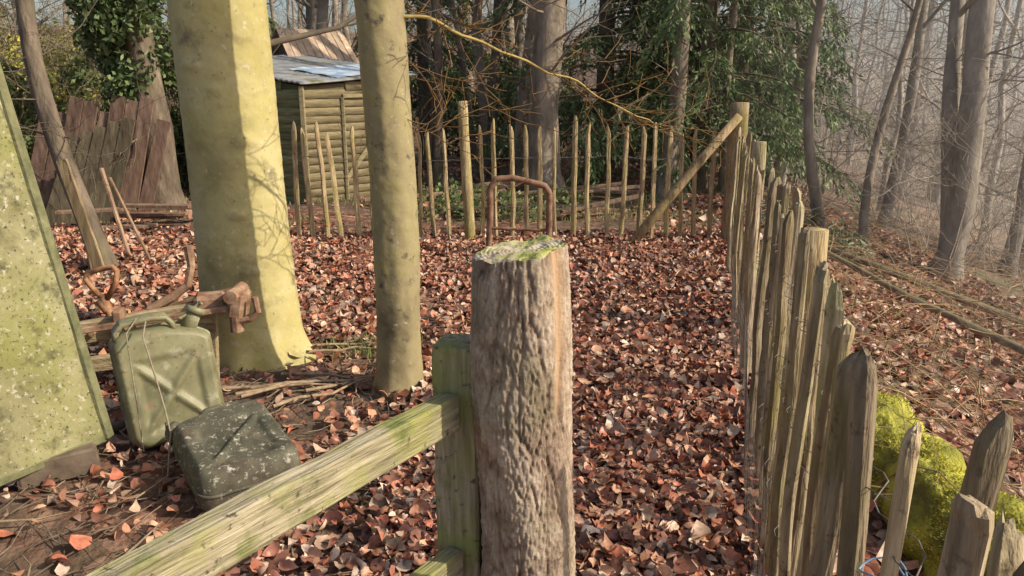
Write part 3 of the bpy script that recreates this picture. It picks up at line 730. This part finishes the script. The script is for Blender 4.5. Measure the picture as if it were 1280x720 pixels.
# ------------------------------------------------------------------ shed
def shed():
    e=empty('garden_shed',(-2.73,10.3,0))
    A=(-2.73,10.3);B=(-4.4,10.95);C=(-1.55,11.5);D=(-3.2,12.2)
    hA,hB,hC,hD=1.55,1.80,1.66,1.92
    def wall(P,Q,hp,hq,m,nm):
        mb=MB(); P=Vector((*P,0));Q=Vector((*Q,0)); d=(Q-P); L=d.length; d.normalize(); nrm=Vector((d.y,-d.x,0))
        if nrm.y>0: nrm=-nrm
        z=0
        while z<max(hp,hq):
            z1=z+.115; t0=0
            def top(t): return hp+(hq-hp)*t
            if top(0)<z1-.02: t0=max(0,(z1-.02-hp)/(hq-hp)) if hq!=hp else 0
            if t0<1:
                a=P+d*(L*t0); b=P+d*L; g=random.uniform(.75,1.2); b0=len(mb.V)
                for (p,zz,o) in [(a,z,.026),(b,z,.026),(b,z1,.006),(a,z1,.006),(a,z,0),(b,z,0)]:
                    v=p+nrm*o; mb.V.append((v.x,v.y,zz+random.uniform(-.003,.003))); mb.C.append((g,g,g))
                mb.F+= [(b0,b0+1,b0+2,b0+3),(b0+4,b0+5,b0+1,b0)]
            z+=.107
        b0=len(mb.V)
        for (p,zz) in [(P,0),(Q,0),(Q,hq),(P,hp)]:
            v=p-nrm*.004; mb.V.append((v.x,v.y,zz)); mb.C.append((.5,.5,.5))
        mb.F.append((b0,b0+1,b0+2,b0+3))
        mb.obj(nm,m,e)
    green=mat('green_weatherboard',[(.3,(.13,.155,.085)),(.6,(.24,.27,.155)),(.8,(.35,.36,.22))],scale=5,stretch=(1,1,8),tint=True,bump=.5)
    tan=mat('brown_weatherboard',[(.3,(.18,.15,.08)),(.6,(.34,.28,.16)),(.8,(.43,.36,.24))],scale=5,stretch=(1,1,8),tint=True,bump=.5)
    wall(A,B,hA,hB,green,'left_wall'); wall(A,C,hA,hC,tan,'right_wall')
    mb=MB(); 
    for (P,Q,a,b) in [(B,D,hB,hD),(C,D,hC,hD)]:
        b0=len(mb.V); mb.V+=[(*P,0),(*Q,0),(*Q,b),(*P,a)]; mb.C+=[(1,1,1)]*4; mb.F.append((b0,b0+1,b0+2,b0+3))
    mb.obj('back_walls',green,e)
    mb=MB(); mb.beam((A[0],A[1]-.03,0),(A[0],A[1]-.03,hA),.06,.06); mb.beam((C[0]+.02,C[1]-.03,0),(C[0]+.02,C[1]-.03,hC),.05,.05)
    a=Vector((*A,0));c=Vector((*C,0)); dd=(c-a).normalized(); nn=Vector((dd.y,-dd.x,0)); nn=nn if nn.y<0 else -nn
    for t in (.35,.85): p=a+dd*(1.68*t)+nn*.035; mb.beam(p,p+Vector((0,0,1.4)),.04,.04)
    p=a+dd*(1.68*.35)+nn*.036; q=a+dd*(1.68*.85)+nn*.036
    mb.beam(p+Vector((0,0,1.42)),q+Vector((0,0,1.42)),.04,.05); mb.beam(p+Vector((0,0,.3)),q+Vector((0,0,1.2)),.02,.07)
    mb.obj('trim_and_door',tan,e)
    A3,B3,C3,D3=[Vector((*p,h+.05)) for p,h in((A,hA),(B,hB),(C,hC),(D,hD))]
    n=90; V=[]
    for j in range(21):
        for i in range(n+1):
            u=-.06+1.12*i/n; v=-.07+1.14*j/20
            p=(A3*(1-u)+B3*u)*(1-v)+(C3*(1-u)+D3*u)*v
            p.z+=.012*math.sin(u*2*math.pi*22)+.008*noise.noise(p*3); V.append(p)
    F=[(j*(n+1)+i,j*(n+1)+i+1,(j+1)*(n+1)+i+1,(j+1)*(n+1)+i) for j in range(20) for i in range(n)]
    ro=finish('roof',V,np.array(F),mat('corrugated_roof',[(.3,(.16,.17,.18)),(.55,(.30,.31,.32)),(.75,(.42,.42,.40))],scale=3,bump=.4,rough=.5,over=[((.15,.14,.08),3,.5,.66)]),None,True,e)
    md=ro.modifiers.new('thick','SOLIDIFY'); md.thickness=.02
    V=[]
    for j in range(17):
        for i in range(17):
            u=-.03+.45*i/16; v=.30+.78*j/16
            p=(A3*(1-u)+B3*u)*(1-v)+(C3*(1-u)+D3*u)*v; p.z+=.04+.02*fbm(p.x*4,p.y*4,2)
            V.append(p)
    F=[(j*17+i,j*17+i+1,(j+1)*17+i+1,(j+1)*17+i) for j in range(16) for i in range(16)]
    finish('tarpaulin',V,np.array(F),mat('blue_tarp',[(.35,(.28,.42,.60)),(.6,(.58,.65,.7))],scale=5,rough=.4),None,True,e)
shed()

def hut():
    c=Vector((-3.2,12.75,0)); e=empty('wooden_hut',c)
    wood=mat('hut_boards',[(.3,(.16,.11,.07)),(.7,(.38,.27,.18))],scale=6,stretch=(6,6,.6),tint=True)
    Rz=Matrix.Rotation(R(38),3,'Z')
    mb=MB()
    for sx,sy,n,ax in((0,-.38,8,0),(0,.38,8,0),(-.42,0,7,1),(.42,0,7,1)):
        for i in range(n):
            o=(-.42+.84*(i+.5)/n) if ax==0 else (-.36+.72*(i+.5)/n)
            g=random.uniform(.7,1.2); p=Vector((o,sy,.96)) if ax==0 else Vector((sx,o,.96))
            mb.box(c+Rz@p,(.10,.02,1.92) if ax==0 else (.02,.098,1.92),Rz,(g,g,g))
    for sx in(-.42,.42):
        for k in range(5):
            w=.70*(1-k/5.0); mb.box(c+Rz@Vector((sx,0,1.95+.08*k)),(.02,w,.08),Rz,(.8,.8,.8))
    mb.obj('walls',wood,e)
    mb=MB(); sh=mat('roof_planks',[(.3,(.40,.29,.20)),(.7,(.66,.53,.40))],scale=8,tint=True)
    for sgn in(-1,1):
        n=10
        for i in range(n):
            x=-.55+1.1*(i+.5)/n; g=random.uniform(.65,1.25)
            a=c+Rz@Vector((x,sgn*.02,2.40)); b=c+Rz@Vector((x*1.05,sgn*.56,1.88))
            mb.beam(a,b,.105,.018,(g,g*.96,g*.92))
    mb.obj('roof',sh,e)
hut()

# ------------------------------------------------------------------ stored boards left
bm=mat('old_boards',[(.3,(.10,.068,.05)),(.55,(.22,.155,.12)),(.75,(.34,.26,.20))],scale=4,stretch=(5,5,.6),tint=True)
mb=MB()
for i in range(9):
    x=-5.75+.17*i; g=random.uniform(.55,1.15)
    mb.beam((x-.12,9.2+.012*i,0),(x+.16,9.55,1.35+random.uniform(-.2,.12)),.02,.17,(g,g*.9,g*.85),roll=R(90))
mb.obj('leaning_boards',bm)
mb=MB()
for i in range(5):
    g=random.uniform(.8,1.1); mb.beam((-5.35+.16*i,8.75+.02*i,0),(-5.05+.16*i,9.05,1.0+.05*i),.02,.155,(.55*g,.62*g,.5*g),roll=R(90))
mb.obj('leaning_boards',bm)
mb=MB()
mb.beam((-3.45,6.3,-.05),(-3.72,6.4,.98),.09,.03,(1.2,1.25,.9)); mb.beam((-3.6,6.4,-.05),(-3.62,6.45,.62),.025,.07,(1,1,.8))
mb.beam((-3.5,6.9,-.05),(-3.72,7.0,.85),.025,.04,(1.6,1.5,1.3)); mb.beam((-3.25,6.8,-.05),(-3.5,6.7,.8),.02,.03,(1.4,1.3,1.1))
mb.obj('wooden_stakes',bm)
mb=MB()
for i in range(6): 
    a=random.uniform(-.4,.4); x=-4.3+random.uniform(-.5,.5); y=8.6+random.uniform(-.4,.4)
    mb.beam((x-.4,y-.2*a,.06+.04*i),(x+.4,y+.3*a,.07+.04*i),.12,.035,(1.2,1.1,.95))
mb.obj('timber_pile',bm)
mb=MB()
for i in range(14):
    x=random.uniform(-1.5,1.5); y=random.uniform(9.2,11.5); a=random.uniform(-.4,.4); L=random.uniform(.6,1.3)
    g=random.uniform(.8,1.9); mb.beam((x-L/2,y-a*L/2,.1),(x+L/2,y+a*L/2,.12+random.uniform(0,.15)),.10,.04,(g,g*.95,g*.85))
mb.obj('timber_pile',bm)

# ------------------------------------------------------------------ dark trunks & mid trees
dark=mat('dark_bark',[(.3,(.07,.055,.042)),(.55,(.165,.128,.092)),(.75,(.29,.235,.175))],scale=9,stretch=(1,1,.35),bump=1,bscale=22,bdist=.02,over=[((.14,.14,.06),2,.55,.7)])
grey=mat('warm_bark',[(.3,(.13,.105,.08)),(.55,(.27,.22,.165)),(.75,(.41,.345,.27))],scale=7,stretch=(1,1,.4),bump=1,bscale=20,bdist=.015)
hazy=mat('haze_tinted_bark',[(.3,(.17,.145,.12)),(.55,(.29,.255,.21)),(.75,(.42,.375,.32))],scale=7,stretch=(1,1,.4),bump=.8,bscale=20,bdist=.015)  # bark lightened to carry the haze over the right-hand trees
def midtree(name,x,y,r,lean,seed,m,h=9,low=False,kids=5,curve=.05,lowz=1.2):
    rng=random.Random(seed); mb=MB(); z0=H(x,y)-.1
    n=26; pts=[];rads=[]
    for i in range(n+1):
        z=h*i/n; pts.append(Vector((x+lean[0]*z+curve*math.sin(z*1.3+seed),y+lean[1]*z+curve*math.cos(z*1.1+seed),z0+z)))
        rads.append(r*(1-.75*i/n)+r*.5*math.exp(-z/.15))
    mb.tube(pts,rads,12,(1,1,1))
    for i in range(len(mb.V)):
        v=Vector(mb.V[i]); q=noise.noise_vector(Vector((v.x*7,v.y*7,v.z*2)))*r*.16; mb.V[i]=(v.x+q.x,v.y+q.y,v.z)
    for i in range(kids+(8 if low else 0)):
        z=rng.uniform(h*.35,h*.95) if i<kids else rng.uniform(lowz,h*.4)
        k=int(z/h*n); a=rng.uniform(0,6.28)
        if i<kids: grow(mb,pts[k],(math.cos(a),math.sin(a),.6),rads[k]*.45,h*.3,3,rng,kids=3,t0=.2)
        else: grow(mb,pts[k],(math.cos(a),math.sin(a),rng.uniform(-.2,.5)),max(.006,rads[k]*.12),rng.uniform(.6,1.8),2,rng,kids=4,up=.03)
    return mb.obj(name,m,None,True)
midtree('ivy_tree',-4.55,9.9,.22,(.01,0),1,dark,10,True)
midtree('bare_tree',-3.62,6.55,.085,(-.09,.03),2,dark,8,True,curve=.12)
midtree('bare_tree',-6.2,9,.10,(.03,0),22,dark,8,True)
midtree('bare_tree',.48,11.2,.24,(.02,.01),3,grey,11,True)
midtree('bare_tree',.15,12.2,.13,(.05,.0),4,grey,10,True)
midtree('bare_tree',-1.15,12.2,.09,(-.01,.0),5,dark,9,True)
midtree('bare_tree',2.2,11.0,.13,(.035,.0),6,grey,10,True)
midtree('bare_tree',-.3,13.6,.10,(.01,.0),16,dark,9,True)
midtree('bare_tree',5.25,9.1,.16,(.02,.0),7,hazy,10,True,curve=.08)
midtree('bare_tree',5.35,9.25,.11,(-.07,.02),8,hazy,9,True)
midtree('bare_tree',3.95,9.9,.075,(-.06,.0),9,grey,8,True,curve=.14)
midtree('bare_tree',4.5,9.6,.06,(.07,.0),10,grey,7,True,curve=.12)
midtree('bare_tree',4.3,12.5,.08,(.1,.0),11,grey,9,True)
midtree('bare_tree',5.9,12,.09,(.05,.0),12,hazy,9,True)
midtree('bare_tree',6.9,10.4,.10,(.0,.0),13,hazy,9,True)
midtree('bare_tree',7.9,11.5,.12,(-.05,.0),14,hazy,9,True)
midtree('bare_tree',3.2,11.8,.07,(.02,.0),15,grey,8,True)
midtree('bare_tree',9.5,1.4,.14,(.0,.0),32,grey,11,False,6)

# ------------------------------------------------------------------ woodland masses
def template(seed,kind):
    rng=random.Random(seed); mb=MB()
    if kind=='tree':
        h=rng.uniform(8,12); n=10; r=rng.uniform(.06,.16); lx=rng.gauss(0,.04)
        pts=[Vector((lx*h*i/n+rng.gauss(0,.07),rng.gauss(0,.07),h*i/n-.3)) for i in range(n+1)]
        mb.tube(pts,[r*(1-.8*i/n) for i in range(n+1)],6)
        for i in range(11):
            k=rng.randrange(1,n); a=rng.uniform(0,6.28)
            grow(mb,pts[k],(math.cos(a),math.sin(a),rng.uniform(.1,.8)),.03,rng.uniform(1.5,3),2,rng,kids=4,up=.05)
    else:
        for i in range(6):
            a=rng.uniform(0,6.28); grow(mb,Vector((rng.gauss(0,.15),rng.gauss(0,.15),-.1)),(math.cos(a)*.6,math.sin(a)*.6,1),.012,rng.uniform(1.2,2.8),3,rng,kids=3,up=.05,wob=.15,ratio=.6)
    return np.array(mb.V),np.array(mb.F)
TT=[template(100+i,'tree') for i in range(6)]; TS=[template(200+i,'shrub') for i in range(5)]
def mass(name,T,places,m):
    Vs=[];Fs=[];off=0
    for (x,y,s) in places:
        v,f=T[random.randrange(len(T))]; a=random.uniform(0,6.28); c,sn=math.cos(a),math.sin(a)
        w=np.stack([(v[:,0]*c-v[:,1]*sn)*s+x,(v[:,0]*sn+v[:,1]*c)*s+y,v[:,2]*s+H(x,y)],1)
        Vs.append(w);Fs.append(f+off);off+=len(v)
    return finish(name,np.concatenate(Vs),np.concatenate(Fs),m,None,False,origin=(0,0,0))
pl=[];pr=[]
for i in range(210):
    r=14+50*random.random()**1.2; a=R(random.uniform(-42,42)); x=r*math.sin(a); y=r*math.cos(a)
    (pr if x>fence_x(y)-.2 else pl).append((x,y,random.uniform(.7,1.2)))
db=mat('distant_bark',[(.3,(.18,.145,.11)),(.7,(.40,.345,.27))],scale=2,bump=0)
dh=mat('distant_haze_tinted_bark',[(.3,(.30,.265,.225)),(.7,(.48,.43,.37))],scale=2,bump=0)  # right woodland: aerial haze mixed into the bark colour
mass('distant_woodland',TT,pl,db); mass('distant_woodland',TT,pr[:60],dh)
pl=[];pr=[]
for i in range(140):
    r=12.5+26*random.random()**1.2; a=R(random.uniform(-42,42)); x=r*math.sin(a); y=r*math.cos(a)
    if -5<x<-1 and y<15: continue
    (pr if x>fence_x(y)-.2 else pl).append((x,y,random.uniform(.6,1.3)))
for i in range(14):
    y=random.uniform(7.5,12); pr.append((fence_x(y)+random.uniform(2.5,7),y,random.uniform(.5,.8)))
mass('bare_undergrowth',TS,pl,mat('thicket_twig',[(.3,(.23,.17,.11)),(.7,(.50,.40,.28))],scale=3,bump=0))
mass('bare_undergrowth',TS,pr,mat('haze_tinted_twig',[(.3,(.27,.22,.17)),(.7,(.47,.41,.33))],scale=3,bump=0))  # valley-side twigs: haze put into their colour

# ------------------------------------------------------------------ foliage
def cloud(name,P,D,ln,wd,C,m,parent=None,origin=None):
    n=len(P); D=D/np.linalg.norm(D,axis=1)[:,None]
    q=rs.normal(0,1,(n,3)); S=np.cross(D,q); S/=np.linalg.norm(S,axis=1)[:,None]
    l=(ln*rs.uniform(.6,1.4,n))[:,None]; w=(wd*rs.uniform(.6,1.4,n))[:,None]
    V=np.stack([P,P+D*l*.5+S*w,P+D*l,P+D*l*.5-S*w],1).reshape(-1,3)
    F=np.arange(n*4).reshape(n,4)
    return finish(name,V,F,m,np.repeat(C,4,0),False,parent,origin)
fol=leafmat('evergreen_foliage',.2,.5,20)
def conifer(name,x,y,h,spread,seed,z_low=.8,dens=1.0):
    e=empty(name,(x,y,H(x,y))); rng=random.Random(seed); mb=MB(); z0=H(x,y)
    mb.tube([Vector((x,y,z0-.1)),Vector((x,y,z0+h*.5)),Vector((x,y,z0+h))],[.16,.1,.02],10)
    P=[];D=[];C=[]
    nl=int(70*dens)
    for i in range(nl):
        t=(i/nl)**1.25; z=z_low+(h-z_low)*t; a=rng.uniform(0,6.28); L=spread*(1-t*.85)*rng.uniform(.6,1.1)
        pts=[Vector((x,y,z0+z))]; d=Vector((math.cos(a),math.sin(a),.25))
        for k in range(8):
            d=(d+Vector((rng.gauss(0,.08),rng.gauss(0,.08),-.11))).normalized(); pts.append(pts[-1]+d*L/8)
        mb.tube(pts,[.025*(1-k/9) for k in range(9)],4)
        ns=34 if z<4 else 16
        for s in range(ns):
            f=rng.uniform(.15,1)*8; k=min(int(f),7); p=pts[k].lerp(pts[k+1],f-k)
            sd=(pts[k+1]-pts[k]).normalized(); lat=sd.cross(Vector((0,0,1)))*rng.choice((-1,1))
            tl=rng.uniform(.2,.6); tw=(sd*.5+lat*rng.uniform(.3,1)+Vector((0,0,rng.uniform(-.8,-.1)))).normalized()
            g=rng.uniform(.55,1.5)
            m_=14
            for u in range(m_):
                uu=u/m_; q=p+tw*tl*uu+Vector((0,0,-.25*tl*uu*uu))
                P.append(q); D.append(tw+Vector((rng.gauss(0,.5),rng.gauss(0,.5),rng.gauss(-.25,.4)))); C.append((.16*g,.22*g,.09*g))
    mb.obj('limbs',dark,e,True)
    cloud('foliage',np.array(P),np.array(D),.095,.015,np.array(C),fol,e)
conifer('conifer_tree',2.9,12.0,9,2.6,1,.7,1.5)
conifer('conifer_tree',1.5,12.8,10,2.5,2,.9,1.35)
conifer('conifer_tree',4.0,13.8,10,2.6,6,1.2,1.3)
conifer('conifer_tree',-1.7,15.5,9,1.8,3,1.2,.8)
conifer('conifer_tree',-6.0,17,8,2.2,4,.8,.8)

def bush(name,c,rad,n,col,ln,wd,seed,stems=True,thr=-.05,m=None):
    P=[];k=0; r_=random.Random(seed)
    while len(P)<n and k<n*20:
        k+=1; v=Vector((r_.uniform(-1,1),r_.uniform(-1,1),r_.uniform(-1,1)))
        if v.length>1: continue
        q=Vector((c[0]+v.x*rad[0],c[1]+v.y*rad[1],c[2]+v.z*rad[2]))
        if noise.noise(q*1.8+Vector((seed,0,0)))<thr+(v.length-.6)*.5: continue
        P.append(q)
    P=np.array(P); n=len(P); e=empty(name,(c[0],c[1],H(c[0],c[1])))
    C=np.array(col)[rs.randint(0,len(col),n)]*rs.uniform(.6,1.4,n)[:,None]
    D=rs.normal(0,1,(n,3)); D[:,2]-=.4
    cloud('leaves',P,D,ln,wd,C,m or fol,e)
    if stems:
        mb=MB(); z0=H(c[0],c[1])
        for i in range(9):
            a=r_.uniform(0,6.28); grow(mb,Vector((c[0]+.1*math.cos(a),c[1]+.1*math.sin(a),z0-.05)),(math.cos(a)*.5,math.sin(a)*.5,1),.018,(c[2]-z0)+rad[2]*.5,2,r_,kids=5,up=.05)
        mb.obj('stems',dark,e)
ivc=[(.09,.14,.045),(.14,.195,.065),(.21,.25,.09)]
bush('climbing_ivy',(-4.75,9.75,2.6),(.5,.45,1.4),6000,[(.06,.10,.035),(.10,.145,.055),(.15,.19,.075)],.08,.03,5,False,-.3)
bush('forsythia_bush',(-7.4,12,1.1),(1.4,1.0,1.2),8000,[(.62,.54,.10),(.52,.48,.13),(.26,.28,.08)],.07,.022,6)
bush('forsythia_bush',(-9.0,14.5,1.6),(1.8,1.2,1.3),8000,[(.57,.53,.13),(.38,.38,.12)],.08,.025,7)
bush('laurel_bush',(-5.6,12.2,1.4),(1.2,1.1,1.6),9000,ivc,.10,.03,8)
bush('laurel_bush',(-6.6,10.2,.9),(.8,.7,1.0),6000,[(.16,.22,.07),(.24,.28,.10)],.08,.025,18)
bush('laurel_bush',(-.3,16.5,1.2),(1.8,1,1.3),7000,ivc,.10,.03,9)
bush('laurel_bush',(-9.5,11.3,.6),(1.4,1.2,1.0),6000,[(.16,.20,.08),(.30,.32,.14)],.09,.03,10)
bush('bramble',(-.2,9.3,.18),(1.2,.6,.28),1200,[(.12,.17,.06),(.19,.24,.09)],.06,.022,12,False)
bush('bramble',(3.4,9.2,-.25),(.8,1.2,.35),2600,[(.14,.18,.10),(.20,.24,.13)],.10,.012,13,False)
bush('holly_bush',(4.2,16,.8),(2.0,1.4,1.8),8000,ivc,.10,.03,14)

mb_P=[];mb_D=[];mb_C=[]
for i in range(18000):
    if i<900: x=random.gauss(-.85,.12); y=random.gauss(4.5,.1)
    elif i<14000: x=random.uniform(-6,4); y=random.uniform(8.5,14)
    else:
        y=random.uniform(3,11); x=fence_x(y)+random.uniform(.4,4)
    if i>=900 and noise.noise(Vector((x*.9,y*.9,4)))<.05: continue
    if i<900 and random.random()<.7: continue
    mb_P.append((x,y,H(x,y)+.005)); mb_D.append((random.gauss(0,.4),random.gauss(0,.4),1)); g=random.uniform(.6,1.5)
    mb_C.append((.22*g,.27*g,.09*g))
cloud('grass',np.array(mb_P),np.array(mb_D),.07,.005,np.array(mb_C),fol,None,(0,0,0))

# ------------------------------------------------------------------ mossy bank log
def mosslog():
    e=empty('mossy_log',(1.8,2.7,-.2)); pts=[Vector((1.66,4.3,-.28)),Vector((1.68,3.6,-.10)),Vector((1.72,2.9,-.05)),Vector((1.70,2.2,-.08)),Vector((1.62,1.4,-.22))]
    P=[];Rr=[]
    for i in range(4):
        for j in range(30): t=j/30; P.append(pts[i].lerp(pts[i+1],t)); Rr.append(.23+.04*math.sin(i*2+t*3))
    m_=MB(); m_.tube(P,Rr,64,(1,1,1),True)
    for i,v in enumerate(m_.V):
        q=Vector(v); n=fbm(q.x*5,q.y*5,q.z*5,5)*.06+noise.noise(q*40)*.008
        c=P[min(i//64,len(P)-1)]; d=(q-c).normalized(); q=q+d*n; m_.V[i]=tuple(q)
    m_.obj('log',mat('moss',[(.3,(.08,.065,.03)),(.44,(.22,.21,.04)),(.58,(.46,.44,.07)),(.78,(.62,.58,.13))],scale=5,bump=1,bscale=60,bdist=.02,rough=1),e,True)
    Pm=[];D=[];C=[]
    for i in range(18000):
        k=random.randrange(len(P)); a=random.uniform(0,math.pi); r=Rr[k]
        q=P[k]+Vector((math.cos(a)*r,random.uniform(-.02,.02),math.sin(a)*r)); 
        if noise.noise(q*4)<-.05: continue
        d=(q-P[k]).normalized(); nn=fbm(q.x*5,q.y*5,q.z*5,5)*.06
        Pm.append(q+d*(nn-.004)); D.append(d+Vector((random.gauss(0,.5),random.gauss(0,.5),random.gauss(0,.5)))); g=random.uniform(.5,1.35); C.append((.62*g,.57*g,.09*g))
    cloud('moss_tufts',np.array(Pm),np.array(D),.016,.003,np.array(C),fol,e)
mosslog()

# ------------------------------------------------------------------ thin sunlit haze in the valley
hm=bpy.data.materials.new('valley_haze'); hm.use_nodes=True; N=hm.node_tree.nodes; N.remove(N['Principled BSDF'])
vs=N.new('ShaderNodeVolumeScatter'); vs.inputs['Density'].default_value=.009; vs.inputs['Color'].default_value=(1,1,1,1); vs.inputs['Anisotropy'].default_value=.35
hm.node_tree.links.new(vs.outputs[0],N['Material Output'].inputs['Volume'])
V=[(3.0,4.5),(10,4.5),(60,60),(-4,60),(2.6,10)]
vv=[(*p,-5.5) for p in V]+[(*p,5.5) for p in V]; n=len(V)
F=[tuple(reversed(range(n))),tuple(range(n,2*n))]+[(i,(i+1)%n,n+(i+1)%n,n+i) for i in range(n)]
finish('valley_haze',vv,F,hm,origin=(0,0,0))

# ------------------------------------------------------------------ light, world, camera
ts=Vector((1,-.30,.74)).normalized()
sd=bpy.data.lights.new('sun','SUN'); sd.energy=5; sd.angle=R(.5); sd.color=(1,.89,.72)
so=bpy.data.objects.new('sun',sd); COL.objects.link(so); so.rotation_euler=ts.to_track_quat('Z','Y').to_euler(); so.location=(8,-2,8)
w=bpy.data.worlds.new('World'); scene.world=w; w.use_nodes=True; N=w.node_tree.nodes
sk=N.new('ShaderNodeTexSky'); sk.sky_type='NISHITA'; sk.sun_disc=False; sk.sun_elevation=math.asin(ts.z); sk.sun_rotation=math.atan2(ts.x,ts.y)
sk.dust_density=3; sk.air_density=1
w.node_tree.links.new(sk.outputs[0],N['Background'].inputs[0]); N['Background'].inputs[1].default_value=.15
cd=bpy.data.cameras.new('camera'); cam=bpy.data.objects.new('camera',cd); COL.objects.link(cam)
cd.sensor_width=36; cd.lens=27; cd.clip_end=1200; cd.clip_start=.05
cam.location=(0,0,1.6); cam.rotation_euler=(R(75),0,0); scene.camera=cam
scene.view_settings.view_transform='Standard'; scene.view_settings.look='None'; scene.view_settings.exposure=0
